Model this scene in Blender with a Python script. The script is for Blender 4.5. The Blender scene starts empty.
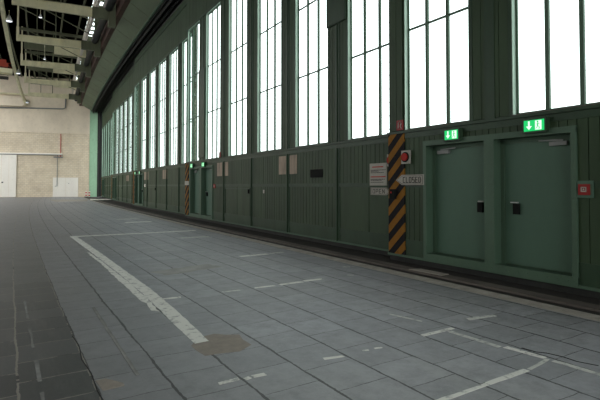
import bpy, math, random
random.seed(7)
C = bpy.context.scene.collection
PI = math.pi
R = 800.0                                   # plan radius of the curved hangar front
def arc(x0, y): return x0 + y*y/(2*R)

# ------------------------------------------------------------------ materials
class NT:
    def __init__(s, name):
        s.m = bpy.data.materials.new(name); s.m.use_nodes = True
        s.t = s.m.node_tree; s.t.nodes.clear()
        s.out = s.n('ShaderNodeOutputMaterial')
    def n(s, kind, **kw):
        nd = s.t.nodes.new(kind)
        for k, v in kw.items(): setattr(nd, k, v)
        return nd
    def l(s, a, b): s.t.links.new(a, b)
    def put(s, v, sock):
        if isinstance(v, (int, float)): sock.default_value = v
        elif isinstance(v, (tuple, list)): sock.default_value = v
        else: s.l(v, sock)
    def math(s, op, a, b=None, c=None):
        nd = s.n('ShaderNodeMath', operation=op)
        s.put(a, nd.inputs[0])
        if b is not None: s.put(b, nd.inputs[1])
        if c is not None: s.put(c, nd.inputs[2])
        return nd.outputs[0]
    def mix(s, f, a, b, mode='MIX'):
        nd = s.n('ShaderNodeMix', data_type='RGBA', blend_type=mode)
        s.put(f, nd.inputs[0]); s.put(a, nd.inputs[6]); s.put(b, nd.inputs[7])
        return nd.outputs[2]
    def ramp(s, f, pts):
        nd = s.n('ShaderNodeValToRGB'); e = nd.color_ramp.elements
        while len(e) < len(pts): e.new(0.5)
        for i, (p, c) in enumerate(pts):
            e[i].position = p; e[i].color = c if len(c) == 4 else (*c, 1)
        s.put(f, nd.inputs[0]); return nd.outputs[0]
    def noise(s, vec, scale, detail=3, rough=.6, stretch=None):
        if stretch:
            mp = s.n('ShaderNodeMapping'); mp.inputs['Scale'].default_value = stretch
            s.l(vec, mp.inputs[0]); vec = mp.outputs[0]
        nd = s.n('ShaderNodeTexNoise'); nd.inputs['Scale'].default_value = scale
        nd.inputs['Detail'].default_value = detail; nd.inputs['Roughness'].default_value = rough
        s.l(vec, nd.inputs['Vector']); return nd.outputs[0]
    def bsdf(s, col, rough=.6, metal=0, spec=.5, bump=None, bstr=.2, bdist=.01):
        b = s.n('ShaderNodeBsdfPrincipled'); s.put(col, b.inputs['Base Color'])
        s.put(rough, b.inputs['Roughness']); b.inputs['Metallic'].default_value = metal
        b.inputs['Specular IOR Level'].default_value = spec
        if bump is not None:
            bp = s.n('ShaderNodeBump'); bp.inputs['Strength'].default_value = bstr
            bp.inputs['Distance'].default_value = bdist
            s.l(bump, bp.inputs['Height']); s.l(bp.outputs[0], b.inputs['Normal'])
        s.l(b.outputs[0], s.out.inputs[0]); return b

def rgb(c, k=1.0): return (c[0]*k, c[1]*k, c[2]*k, 1)
def paint(name, col, rough=.5, var=.25, scale=1.5, dirt=(.05, .045, .035), dirt_amt=.35, metal=0, stretch=(1, 1, .25), spec=.2):
    s = NT(name); g = s.n('ShaderNodeNewGeometry').outputs['Position']
    n1 = s.noise(g, scale, 5, .65, stretch)
    n2 = s.noise(g, scale*7, 4, .7)
    c = s.mix(s.ramp(n1, [(.3, (0, 0, 0)), (.7, (1, 1, 1))]), rgb(col, 1-var), rgb(col, 1+var))
    d = s.ramp(n2, [(.55, (0, 0, 0)), (.8, (1, 1, 1))])
    dm = s.math('MULTIPLY', s.n('ShaderNodeSeparateColor').outputs[0] if False else d, dirt_amt)
    c = s.mix(dm, c, rgb(dirt))
    s.bsdf(c, rough, metal, spec, bump=n2, bstr=.08)
    return s.m
def flat(name, col, rough=.5, metal=0):
    s = NT(name); g = s.n('ShaderNodeNewGeometry').outputs['Position']
    n1 = s.noise(g, 9, 3)
    c = s.mix(n1, rgb(col, .85), rgb(col, 1.12)); s.bsdf(c, rough, metal, .15); return s.m
def emit(name, col, st):
    s = NT(name); e = s.n('ShaderNodeEmission'); e.inputs[0].default_value = rgb(col)
    e.inputs[1].default_value = st; s.l(e.outputs[0], s.out.inputs[0]); return s.m

GREEN = (.033, .058, .029)
M = {}
M['clad'] = paint('green_board_paint', GREEN, .55, .3, 1.3)
M['frame'] = paint('green_steel_paint', (.026, .052, .028), .45, .22, 2.0, dirt_amt=.45)
M['jamb'] = paint('daylit_jamb_green', (.40, .54, .44), .45, .15, 2.0, dirt_amt=.15)  # paler than the leaf green: daylight on the jambs put into the colour
M['door'] = paint('green_door_paint', (.072, .135, .094), .5, .1, .8, dirt_amt=.12)
M['dframe'] = paint('green_frame_paint', (.066, .115, .076), .5, .12, 2, dirt_amt=.3)
M['dark'] = paint('dark_steel', (.02, .022, .02), .6, .3, 2)
M['fascia'] = paint('fascia_green', (.10, .14, .085), .5, .2, .5, stretch=(1, .3, 1))
M['pilaster'] = paint('pilaster_green', (.30, .50, .33), .6, .2, .6)
M['cream'] = paint('cream_steel', (.70, .66, .44), .5, .15, 1.2, dirt=(.2, .17, .1), dirt_amt=.3)
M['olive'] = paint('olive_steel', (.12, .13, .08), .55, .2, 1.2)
M['rust'] = paint('red_lead_steel', (.07, .04, .03), .7, .3, 1)
M['roof'] = paint('dark_roof_boards', (.03, .03, .027), .8, .3, 1)
M['black'] = flat('black_plastic', (.010, .011, .010), .9)
M['steel'] = flat('grey_steel', (.55, .55, .53), .4, .2)
M['grey'] = flat('grey_metal', (.22, .23, .22), .5)
M['white'] = paint('sign_white', (.36, .35, .30), .55, .1, 4, dirt_amt=.2)
M['wdoor'] = paint('white_door_paint', (.85, .81, .72), .6, .06, .6, dirt=(.4, .36, .28), dirt_amt=.3)
M['red'] = flat('red_enamel', (.24, .02, .018), .4)
M['redlens'] = flat('red_lens', (.34, .02, .015), .6)
M['beige'] = paint('yellowed_paper', (.30, .24, .18), .6, .35, 5)
M['ink'] = flat('black_ink', (.02, .02, .02), .6)
M['inkred'] = flat('red_ink', (.4, .04, .03), .6)
M['orange'] = flat('crane_red', (.30, .05, .03), .5)
M['plaster'] = paint('upper_plaster', (.72, .63, .49), .85, .1, .5, dirt=(.3, .25, .18), dirt_amt=.3, stretch=(1, 1, .6))
M['kerb'] = paint('kerb_concrete', (.34, .31, .27), .8, .25, 4, dirt_amt=.5, stretch=(1, 1, 1))
M['track'] = paint('track_bed', (.040, .037, .034), .75, .3, 3, stretch=(1, 1, 1))
M['trackstone'] = paint('track_stone', (.13, .115, .10), .8, .35, 2, dirt_amt=.6, stretch=(1, .3, 1))
M['apron'] = paint('apron_concrete', (.42, .42, .40), .9, .08, .2, stretch=(1, 1, 1))
M['exitgreen'] = emit('exit_sign_green', (.02, .62, .16), 1.0)
M['exitwhite'] = emit('exit_sign_white', (.75, 1, .8), 1.15)
M['lampglow'] = emit('lamp_glow', (.85, .9, 1.0), 1.6)

# floor paint, worn
s = NT('worn_road_paint'); g = s.n('ShaderNodeNewGeometry').outputs['Position']
a = s.noise(g, 9, 6, .7); w = s.ramp(a, [(.52, (1, 1, 1)), (.66, (0, 0, 0))])
c = s.mix(w, (.24, .24, .235, 1), (.60, .59, .54, 1)); s.bsdf(c, .7, spec=.3); M['paint'] = s.m
s = NT('faded_road_paint'); g = s.n('ShaderNodeNewGeometry').outputs['Position']
a = s.noise(g, 14, 6, .7); w = s.ramp(a, [(.48, (1, 1, 1)), (.68, (0, 0, 0))])
c = s.mix(w, (.23, .235, .235, 1), (.46, .46, .42, 1)); s.bsdf(c, .7, spec=.3); M['paint2'] = s.m
s = NT('patched_concrete'); g = s.n('ShaderNodeNewGeometry').outputs['Position']
a = s.noise(g, 8, 6, .7); c = s.mix(a, (.14, .125, .11, 1), (.33, .285, .235, 1)); s.bsdf(c, .85, spec=.2, bump=a, bstr=.4); M['patch'] = s.m
M['streak'] = paint('pale_streak', (.19, .187, .175), .8, .25, 5, dirt_amt=.1, stretch=(1, 1, 1))
M['smudge'] = paint('pale_smudge', (.29, .285, .265), .8, .2, 3, dirt_amt=.1, stretch=(1, 1, 1))

# slab floor
def slab_material():
    s = NT('apron_slabs'); g = s.n('ShaderNodeNewGeometry').outputs['Position']
    sep = s.n('ShaderNodeSeparateXYZ'); s.l(g, sep.inputs[0]); X, Y = sep.outputs[0], sep.outputs[1]
    wob = s.math('MULTIPLY', s.math('SUBTRACT', s.noise(g, 5, 4, .7), .5), .035)
    wob2 = s.math('MULTIPLY', s.math('SUBTRACT', s.noise(g, .8, 2), .5), .10)
    xx = s.math('ADD', s.math('ADD', s.math('SUBTRACT', X, s.math('DIVIDE', s.math('MULTIPLY', Y, Y), 2*R)), wob), s.math('MULTIPLY', wob2, .5))
    ux = s.math('DIVIDE', s.math('SUBTRACT', xx, .105), .528)
    iu = s.math('FLOOR', ux); fu = s.math('SUBTRACT', ux, iu)
    off = s.math('MULTIPLY', s.math('MODULO', s.math('ABSOLUTE', iu), 2.0), .5)
    vy = s.math('ADD', s.math('DIVIDE', s.math('ADD', Y, s.math('ADD', wob, wob2)), .5), off)
    iv = s.math('FLOOR', vy); fv = s.math('SUBTRACT', vy, iv)
    def edge(f, size): # metric distance to nearest joint
        return s.math('MULTIPLY', s.math('MINIMUM', f, s.math('SUBTRACT', 1.0, f)), size)
    du, dv = edge(fu, .528), edge(fv, .5)
    nj = s.noise(g, 3.0, 4, .8)
    wu = s.math('MULTIPLY', s.ramp(nj, [(.3, (.3, .3, .3)), (.65, (1, 1, 1))]), .015)
    ju = s.math('LESS_THAN', du, s.math('MULTIPLY', wu, s.math('SUBTRACT', 1.0, s.math('MULTIPLY', s.math('LESS_THAN', iu, -.5), .4))))
    wv = s.math('MULTIPLY', s.ramp(s.noise(g, 4.5, 4, .8), [(.3, (.2, .2, .2)), (.7, (1, 1, 1))]), .006)
    jv = s.math('LESS_THAN', dv, wv)
    jvl = s.math('MULTIPLY', s.math('LESS_THAN', dv, s.math('MULTIPLY', wv, 1.8)), s.math('LESS_THAN', iu, .5))
    j = s.math('MAXIMUM', s.math('MAXIMUM', ju, jv), jvl)
    cid = s.n('ShaderNodeCombineXYZ'); s.l(iu, cid.inputs[0]); s.l(iv, cid.inputs[1])
    wn = s.n('ShaderNodeTexWhiteNoise', noise_dimensions='2D'); s.l(cid.outputs[0], wn.inputs['Vector'])
    base = s.mix(wn.outputs[0], (.20, .20, .215, 1), (.27, .27, .288, 1))
    big = s.noise(g, .35, 4, .6); base = s.mix(s.ramp(big, [(.35, (0, 0, 0)), (.7, (.6, .6, .6))]), base, (.225, .218, .205, 1))
    fine = s.noise(g, 20, 6, .8)
    grit = s.noise(g, 4, 8, .8); base = s.mix(s.math('MULTIPLY', s.ramp(grit, [(.42, (0, 0, 0)), (.66, (1, 1, 1))]), .75), base, (.125, .125, .13, 1))
    base = s.mix(s.math('MULTIPLY', s.ramp(fine, [(.5, (0, 0, 0)), (.75, (1, 1, 1))]), .6), base, (.31, .31, .305, 1))
    streak = s.noise(g, 2.2, 5, .7, (1.8, .22, 1)); base = s.mix(s.math('MULTIPLY', s.ramp(streak, [(.52, (0, 0, 0)), (.75, (1, 1, 1))]), .35), base, (.30, .30, .285, 1))
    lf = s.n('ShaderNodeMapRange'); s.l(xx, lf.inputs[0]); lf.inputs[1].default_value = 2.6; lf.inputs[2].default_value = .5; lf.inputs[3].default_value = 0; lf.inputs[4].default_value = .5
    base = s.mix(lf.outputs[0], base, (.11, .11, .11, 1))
    # the slabs of the left field are a darker, rougher stone with sandy joints
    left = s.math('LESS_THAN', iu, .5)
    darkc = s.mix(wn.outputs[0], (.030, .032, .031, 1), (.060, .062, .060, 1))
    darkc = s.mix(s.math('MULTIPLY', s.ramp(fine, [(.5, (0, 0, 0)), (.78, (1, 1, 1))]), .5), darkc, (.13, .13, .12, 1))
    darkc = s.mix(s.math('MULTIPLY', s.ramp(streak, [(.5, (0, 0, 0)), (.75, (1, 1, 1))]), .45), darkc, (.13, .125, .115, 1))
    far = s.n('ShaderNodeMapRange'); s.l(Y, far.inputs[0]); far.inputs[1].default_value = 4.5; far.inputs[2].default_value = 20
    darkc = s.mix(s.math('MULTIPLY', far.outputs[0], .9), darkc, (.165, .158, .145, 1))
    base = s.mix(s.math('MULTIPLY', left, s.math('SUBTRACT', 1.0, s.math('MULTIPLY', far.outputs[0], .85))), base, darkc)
    jl = s.math('MULTIPLY', left, s.math('GREATER_THAN', s.noise(g, 2.5, 3), .42))
    jc = s.mix(jl, (.02, .019, .018, 1), (.19, .175, .145, 1))
    col = s.mix(j, base, jc)
    h = s.math('SUBTRACT', s.math('MULTIPLY', fine, .25), j)
    rough = s.math('ADD', s.math('MULTIPLY', fine, .25), .36)
    s.bsdf(col, rough, spec=.5, bump=h, bstr=.5, bdist=.006)
    return s.m
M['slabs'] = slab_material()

def stripes():
    s = NT('hazard_stripes'); tc = s.n('ShaderNodeTexCoord').outputs['Object']
    sep = s.n('ShaderNodeSeparateXYZ'); s.l(tc, sep.inputs[0])
    d = s.math('SUBTRACT', sep.outputs[2], s.math('MULTIPLY', sep.outputs[0], .95))
    f = s.math('FLOORED_MODULO', s.math('DIVIDE', s.math('SUBTRACT', d, 2.24), .385), 1.0)
    k = s.math('LESS_THAN', f, .5)
    n = s.noise(tc, 9, 5, .7)
    y = s.mix(n, (.17, .075, .010, 1), (.25, .12, .022, 1)); b = s.mix(n, (.006, .006, .007, 1), (.016, .016, .017, 1))
    c = s.mix(k, y, b); c = s.mix(s.ramp(s.noise(tc, 5, 6, .8, (2, 1, .6)), [(.62, (0, 0, 0)), (.68, (.8, .8, .8))]), c, (.05, .03, .02, 1))
    s.bsdf(c, .7, spec=.1); return s.m
M['stripes'] = stripes()

def redwhite():
    s = NT('red_white_bands'); tc = s.n('ShaderNodeTexCoord').outputs['Object']
    sep = s.n('ShaderNodeSeparateXYZ'); s.l(tc, sep.inputs[0])
    f = s.math('FLOORED_MODULO', s.math('DIVIDE', sep.outputs[2], .34), 1.0)
    c = s.mix(s.math('LESS_THAN', f, .5), (.55, .04, .03, 1), (.75, .74, .7, 1)); s.bsdf(c, .5); return s.m
M['redwhite'] = redwhite()

def brick():
    s = NT('cream_brick'); tc = s.n('ShaderNodeTexCoord').outputs['Object']
    sep = s.n('ShaderNodeSeparateXYZ'); s.l(tc, sep.inputs[0])
    cmb = s.n('ShaderNodeCombineXYZ'); s.l(sep.outputs[0], cmb.inputs[0]); s.l(sep.outputs[2], cmb.inputs[1])
    b = s.n('ShaderNodeTexBrick'); b.inputs['Scale'].default_value = 1
    b.inputs['Brick Width'].default_value = .5; b.inputs['Row Height'].default_value = .25
    b.inputs['Mortar Size'].default_value = .02; b.offset = .5
    b.inputs['Color1'].default_value = (.68, .58, .42, 1); b.inputs['Color2'].default_value = (.73, .64, .49, 1)
    b.inputs['Mortar'].default_value = (.55, .48, .36, 1); s.l(cmb.outputs[0], b.inputs['Vector'])
    n = s.noise(tc, .5, 6, .7); c = s.mix(s.math('MULTIPLY', s.ramp(n, [(.45, (0, 0, 0)), (.8, (1, 1, 1))]), .6), b.outputs[0], (.35, .27, .19, 1))
    s.bsdf(c, .85, spec=.2, bump=b.outputs['Fac'], bstr=-.3); return s.m
M['brick'] = brick()

def glass():
    s = NT('window_glass'); t = s.n('ShaderNodeBsdfTransparent'); t.inputs[0].default_value = (.93, .98, .96, 1)
    gl = s.n('ShaderNodeBsdfGlossy'); gl.inputs['Roughness'].default_value = .08; gl.inputs[0].default_value = (.8, .95, .9, 1)
    lw = s.n('ShaderNodeLayerWeight'); lw.inputs[0].default_value = .5
    fr = s.math('ADD', s.math('MULTIPLY', s.math('POWER', lw.outputs['Facing'], 5.0), .28), .02)
    mx = s.n('ShaderNodeMixShader'); s.l(fr, mx.inputs[0]); s.l(t.outputs[0], mx.inputs[1]); s.l(gl.outputs[0], mx.inputs[2])
    s.l(mx.outputs[0], s.out.inputs[0]); return s.m
M['glass'] = glass()

# ------------------------------------------------------------------ mesh builder
class MB:
    def __init__(s): s.v = []; s.f = []
    def quadbox(s, p):          # 8 points: bottom 4, top 4
        b = len(s.v); s.v += [tuple(q) for q in p]
        for f in ((3, 2, 1, 0), (4, 5, 6, 7), (0, 1, 5, 4), (1, 2, 6, 5), (2, 3, 7, 6), (3, 0, 4, 7)):
            s.f.append(tuple(b+i for i in f))
        return s
    def box(s, x0, x1, y0, y1, z0, z1):
        return s.quadbox([(x0, y0, z0), (x1, y0, z0), (x1, y1, z0), (x0, y1, z0), (x0, y0, z1), (x1, y0, z1), (x1, y1, z1), (x0, y1, z1)])
    def bar(s, a, b, w, h=None):
        h = h or w
        ax = [b[i]-a[i] for i in range(3)]; L = math.sqrt(sum(c*c for c in ax)); ax = [c/L for c in ax]
        up = (0, 0, 1) if abs(ax[2]) < .95 else (0, 1, 0)
        r = [ax[1]*up[2]-ax[2]*up[1], ax[2]*up[0]-ax[0]*up[2], ax[0]*up[1]-ax[1]*up[0]]
        l = math.sqrt(sum(c*c for c in r)); r = [c/l for c in r]
        u = [r[1]*ax[2]-r[2]*ax[1], r[2]*ax[0]-r[0]*ax[2], r[0]*ax[1]-r[1]*ax[0]]
        pt = lambda q, i, j: tuple(q[k]+r[k]*i*w/2+u[k]*j*h/2 for k in range(3))
        return s.quadbox([pt(a, -1, -1), pt(a, 1, -1), pt(a, 1, 1), pt(a, -1, 1), pt(b, -1, -1), pt(b, 1, -1), pt(b, 1, 1), pt(b, -1, 1)])
    def tube(s, pts, rad, n=10, radii=None):
        b0 = len(s.v); m = len(pts)
        for i, p in enumerate(pts):
            q0 = pts[max(0, i-1)]; q1 = pts[min(m-1, i+1)]
            ax = [q1[k]-q0[k] for k in range(3)]; L = math.sqrt(sum(c*c for c in ax)) or 1; ax = [c/L for c in ax]
            up = (0, 0, 1) if abs(ax[2]) < .9 else (0, 1, 0)
            r = [ax[1]*up[2]-ax[2]*up[1], ax[2]*up[0]-ax[0]*up[2], ax[0]*up[1]-ax[1]*up[0]]
            l = math.sqrt(sum(c*c for c in r)); r = [c/l for c in r]
            u = [r[1]*ax[2]-r[2]*ax[1], r[2]*ax[0]-r[0]*ax[2], r[0]*ax[1]-r[1]*ax[0]]
            rr = radii[i] if radii else rad
            for j in range(n):
                t = 2*PI*j/n; s.v.append(tuple(p[k]+rr*(r[k]*math.cos(t)+u[k]*math.sin(t)) for k in range(3)))
        for i in range(m-1):
            for j in range(n):
                a = b0+i*n+j; c = b0+i*n+(j+1) % n; s.f.append((a, c, c+n, a+n))
        s.f.append(tuple(b0+j for j in reversed(range(n)))); s.f.append(tuple(b0+(m-1)*n+j for j in range(n)))
        return s
    def disc(s, c, r, y0, y1, n=24):    # a cylinder whose axis is local y
        b = len(s.v)
        for y in (y0, y1):
            for j in range(n):
                t = 2*PI*j/n; s.v.append((c[0]+r*math.cos(t), y, c[1]+r*math.sin(t)))
        for j in range(n): s.f.append((b+j, b+(j+1) % n, b+n+(j+1) % n, b+n+j))
        s.f.append(tuple(b+j for j in reversed(range(n)))); s.f.append(tuple(b+n+j for j in range(n)))
        return s
    def poly(s, pts, y0, y1):           # outline in local x,z extruded along y
        b = len(s.v); n = len(pts)
        for y in (y0, y1): s.v += [(p[0], y, p[1]) for p in pts]
        for j in range(n): s.f.append((b+j, b+(j+1) % n, b+n+(j+1) % n, b+n+j))
        s.f.append(tuple(b+j for j in reversed(range(n)))); s.f.append(tuple(b+n+j for j in range(n)))
        return s
    def slab(s, pts, z0, z1):           # outline in x,y extruded along z
        b = len(s.v); n = len(pts)
        for z in (z0, z1): s.v += [(p[0], p[1], z) for p in pts]
        for j in range(n): s.f.append((b+j, b+(j+1) % n, b+n+(j+1) % n, b+n+j))
        s.f.append(tuple(b+j for j in reversed(range(n)))); s.f.append(tuple(b+n+j for j in range(n)))
        return s
    def rivet(s, x, y, z, r=.012):      # low dome facing -y
        b = len(s.v)
        for j in range(6):
            t = PI*j/3; s.v.append((x+r*math.cos(t), y, z+r*math.sin(t)))
        s.v.append((x, y-r*.7, z))
        for j in range(6): s.f.append((b+j, b+(j+1) % 6, b+6))
        return s
    def sweep(s, prof, y0, y1, n=40, closed=True):  # profile (x0,z) carried along the curved front
        b = len(s.v); m = len(prof)
        for i in range(n+1):
            y = y0+(y1-y0)*i/n
            s.v += [(arc(p[0], y), y, p[1]) for p in prof]
        for i in range(n):
            for j in range(m if closed else m-1):
                a = b+i*m+j; c = b+i*m+(j+1) % m; s.f.append((a, c, c+m, a+m))
        if closed:
            s.f.append(tuple(b+j for j in reversed(range(m)))); s.f.append(tuple(b+n*m+j for j in range(m)))
        return s
    def build(s, name, m, parent=None, smooth=False):
        me = bpy.data.meshes.new(name); me.from_pydata(s.v, [], s.f); me.validate()
        import bmesh
        bm = bmesh.new(); bm.from_mesh(me); bmesh.ops.recalc_face_normals(bm, faces=bm.faces); bm.to_mesh(me); bm.free()
        if smooth:
            for p in me.polygons: p.use_smooth = True
        me.materials.append(M[m]); o = bpy.data.objects.new(name, me); C.objects.link(o)
        if parent: o.parent = parent
        return o

def tag(o, label=None, cat=None, group=None, kind=None):
    if label: o['label'] = label
    if cat: o['category'] = cat
    if group: o['group'] = group
    if kind: o['kind'] = kind
    return o
def empty(name, loc, rz=0):
    o = bpy.data.objects.new(name, None); o.location = loc; o.rotation_euler = (0, 0, rz); o.empty_display_size = .2
    C.objects.link(o); return o
def struct(o): o['kind'] = 'structure'; return o
def copy_tree(o, parent=None):
    c = o.copy(); C.objects.link(c)
    if parent: c.parent = parent
    for ch in [x for x in bpy.data.objects if x.parent == o]: copy_tree(ch, c)
    return c

# ------------------------------------------------------------------ ground
XL, YB, YE = -38.0, -24.0, 72.6
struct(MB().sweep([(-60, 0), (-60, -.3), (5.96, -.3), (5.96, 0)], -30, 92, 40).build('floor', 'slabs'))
struct(MB().sweep([(5.96, 0), (5.96, -.3), (6.24, -.3), (6.24, 0)], -20, 90, 60).build('trim_1', 'kerb'))
struct(MB().sweep([(6.24, -.04), (6.24, -.3), (6.55, -.3), (6.55, -.04)], -20, 90, 60).build('trim_2', 'track'))
struct(MB().sweep([(6.55, -.01), (6.55, -.3), (6.82, -.3), (6.82, -.01)], -20, 90, 60).build('trim_3', 'trackstone'))
struct(MB().sweep([(6.82, -.04), (6.82, -.3), (9.2, -.3), (9.2, -.04)], -20, 90, 60).build('trim_4', 'track'))
struct(MB().sweep([(9.2, -.02), (9.2, -.4), (160, -.4), (160, -.02)], -40, 120, 20).build('ground_outside', 'apron'))

# ------------------------------------------------------------------ the sliding door leaves of the hangar front
YK = [7.9, 23.6, 39.2, 54.8, 70.4]
SILL, TOP, LEAFTOP = 2.77, 9.5, 11.75
wcount = 0
leaf = []
for k in range(5):
    a = (7.22+.3*k+YK[k]**2/1600, YK[k]); yn = YK[k]-15.95; b = (7.22+.3*k+yn*yn/1600, yn)
    L = math.hypot(b[0]-a[0], b[1]-a[1]); leaf.append((a, L, math.atan2(b[1]-a[1], b[0]-a[0])))
def on_leaf(k, u, y, z):
    a, L, r = leaf[k]
    return (a[0]+u*math.cos(r)-y*math.sin(r), a[1]+u*math.sin(r)+y*math.cos(r), z)

def layout(k):
    if k == 0:
        wins = [(.52, 2.18), (3.05, 4.72), (5.6, 7.26), (8.13, 9.8), (10.66, 12.3), (13.2, 14.9)]
        d = dict(outer=(1.06, 4.10), ops=[(1.14, 2.50), (2.70, 4.02)])
    else:
        wins = [(.26+2.71*i, 2.04+2.71*i) for i in range(6)]
        d = dict(outer=(.72, 3.95), ops=[(.85, 2.27), (2.47, 3.86)])
    return wins, d
DT, DB = 2.40, .24          # head and threshold of the personnel doors

for k in range(5):
    a, L, rz = leaf[k]; wins, d = layout(k)
    root = struct(empty('door_%d' % (k+1), (a[0], a[1], 0), rz))
    gaps = [(0, wins[0][0])]+[(wins[i][1], wins[i+1][0]) for i in range(5)]+[(wins[5][1], L)]
    # solid sheet and boards
    cl = MB()
    T0, T1 = .03, .115
    o0, o1 = d['outer']
    cl.box(0, o0, T0, T1, .1, SILL); cl.box(o1, L, T0, T1, .1, SILL); cl.box(o0, o1, T0, T1, DT+.08, SILL)
    for g0, g1 in gaps: cl.box(g0, g1, T0, T1, SILL, TOP)
    cl.box(0, L, T0, T1, TOP, LEAFTOP)
    def boards(u0, u1, z0, z1, pitch=.15):
        n = max(1, round((u1-u0)/pitch)); p = (u1-u0)/n
        for i in range(n):
            cl.box(u0+i*p+.006, u0+(i+1)*p-.006, 0+random.uniform(-.002, .002), T0+.002, z0, z1)
    lower_end = o0
    boards(.5 if k == 0 else .5, o0, .46, 2.60); boards(o0, o1, DT+.09, 2.60, .14)
    posts = [(gaps[i][0]+gaps[i][1])/2 for i in range(2, 6)]
    edges = [o1]+posts+[L]
    for i in range(len(edges)-1):
        boards(edges[i]+(.1 if i else 0), edges[i+1]-.1, 1.66, 2.60, .165)
        if i % 3 == 1:      # two plain sheets with a hatch in this bay
            m = (edges[i]+edges[i+1])/2
            cl.box(edges[i]+.1, m-.01, .004, T0+.002, .46, 1.56); cl.box(m+.01, edges[i+1]-.1, .004, T0+.002, .46, 1.56)
        else: boards(edges[i]+(.1 if i else 0), edges[i+1]-.1, .46, 1.56, .165)
    for gi, (g0, g1) in enumerate(gaps):
        boards(g0+.07, g1-.07, SILL+.02, TOP-.02, .17)
    boards(0, L, TOP+.14, LEAFTOP, .5)
    cl.build('cladding', 'clad', root)
    # riveted frame: rails, posts
    fr = MB()
    fr.box(0, L, -.015, .04, 2.60, 2.72); fr.box(0, L, -.05, .10, 2.72, SILL)
    fr.box(o1, L, -.012, .03, 1.56, 1.66); fr.box(0, o0, -.008, .03, 1.56, 1.62)
    
    for ea, eb in ((0, o0), (o1, L)): fr.box(ea, eb, -.008, .03, .30, .46); fr.box(ea, eb, 0, .03, .12, .30)
    fr.box(0, L, -.02, .05, TOP, TOP+.14); fr.box(0, L, -.03, .03, 11.3, 11.45)
    for p in posts:
        fr.box(p-.10, p+.10, -.014, .03, .12, 2.60); fr.box(p-.10, p+.10, -.014, .03, SILL, TOP)
        fr.box(p-.012, p+.012, -.05, 0, .12, 2.60); fr.box(p-.012, p+.012, -.04, 0, SILL, TOP)
    for g0, g1 in gaps[:2]:
        m = (g0+g1)/2
        if g1-g0 > .6: fr.box(m-.10, m+.10, -.014, .03, SILL, TOP)
    for g0, g1 in gaps[1:]:
        fr.box(g0, g0+.07, -.008, .03, SILL, TOP); fr.box(g1-.07, g1, -.008, .03, SILL, TOP)
    near = k <= 2
    if near:
        zs = [2.85+.3*i for i in range(23)]
        for g0, g1 in gaps:
            for e in (g0+.035, g1-.035):
                for z in zs: fr.rivet(e, -.008, z)
        for p in posts:
            for q in (-.075, .075):
                for z in [.2+.2*i for i in range(12)]+zs: fr.rivet(p+q, -.014, z)
        for i in range(int(L/.3)):
            fr.rivet(.15+.3*i, -.015, 2.66)
            if .15+.3*i > o1: fr.rivet(.15+.3*i, -.012, 1.61)
    fr.build('steel_frame', 'frame', root)
    MB().box(0, L, -.035, .03, .08, .125).build('bottom_lip', 'dframe', root)
    MB().box(0, L, .04, .20, -.035, .125).build('light_stop', 'dark', root)  # added dark strip that keeps outdoor light from leaking under the leaf
    MB().box(.03, .52, -.03, .03, .125, 2.72).build('striped_post', 'stripes', root)
    # frame of the pair of personnel doors, recessed
    df = MB(); RC = .20
    (p0, p1), (q0, q1) = d['ops']
    df.box(o0, p0, -.04, RC+.04, .10, DT+.07); df.box(q1, o1, -.04, RC+.04, .10, DT+.07)
    df.box(p1, q0, -.04, RC+.04, .10, DT+.07); df.box(o0, o1, -.042, RC+.04, DT, DT+.10)
    df.box(o0, o1, -.042, RC+.04, .09, DB)
    df.box(p0, q1, RC, RC+.06, DB, DB+.02)
    for (x0, x1) in d['ops']: df.box(x0, x0+.07, RC-.05, RC+.04, DB, DT); df.box(x1-.07, x1, RC-.05, RC+.04, DB, DT); df.box(x0, x1, RC-.05, RC+.04, DT-.07, DT)
    for x in (p1+.03, q0-.03, o0+.04, o1-.04):
        for z in [.2+.15*i for i in range(15)]: df.rivet(x, -.04, z, .011)
    for i in range(18): df.rivet(o0+.1+.165*i, -.042, .165, .014)
    for i in range(5):
        for x in (p1+.06, p1+.1, p1+.14): df.rivet(x, -.04, .2+.06*i, .009)
    df.build('door_frame', 'dframe', root)
    # hatch outline, small handle, and the black slot
    if k >= 1:
        e0, e1 = edges[1]+.14, edges[2]-.14
        h = MB(); h.box(e0, e1, -.018, .004, 1.46, 1.50); h.box(e0, e0+.03, -.016, .004, .46, 1.46); h.box(e1-.03, e1, -.016, .004, .46, 1.46)
        h.build('hatch_frame', 'frame', root)
        MB().box(e1-.12, e1-.06, -.05, .004, 1.30, 1.46).build('hatch_handle', 'black', root)
    # windows
    for i, (w0, w1) in enumerate(wins):
        wcount += 1
        W = struct(empty('window_%d' % wcount, on_leaf(k, w0, 0, SILL), rz)); w = w1-w0; h = TOP-SILL
        lin = MB()
        lin.box(0, .012, -.006, .11, 0, h); lin.box(w-.012, w, -.006, .11, 0, h); lin.box(0, w, -.006, .11, h-.012, h)
        lin.build('window_jamb', 'jamb', W)
        f = MB(); f.box(.012, .05, .08, .11, 0, h); f.box(w-.05, w-.012, .08, .11, 0, h); f.box(.0, w, .08, .11, 0, .05); f.box(0, w, .08, .11, h-.06, h-.012)
        for q in (w/3+.01, 2*w/3-.01): f.box(q-.033, q+.033, .06, .110, 0, h)
        for z in (2.17, 4.29): f.box(.03, w-.03, .078, .106, z-.022, z+.022)
        f.build('window_frame', 'dframe', W)
        MB().box(.03, w-.03, .092, .096, .03, h-.03).build('pane', 'glass', W)
        MB().box(0, w, -.03, .08, -.005, .015).build('window_sill', 'trackstone', W)
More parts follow.
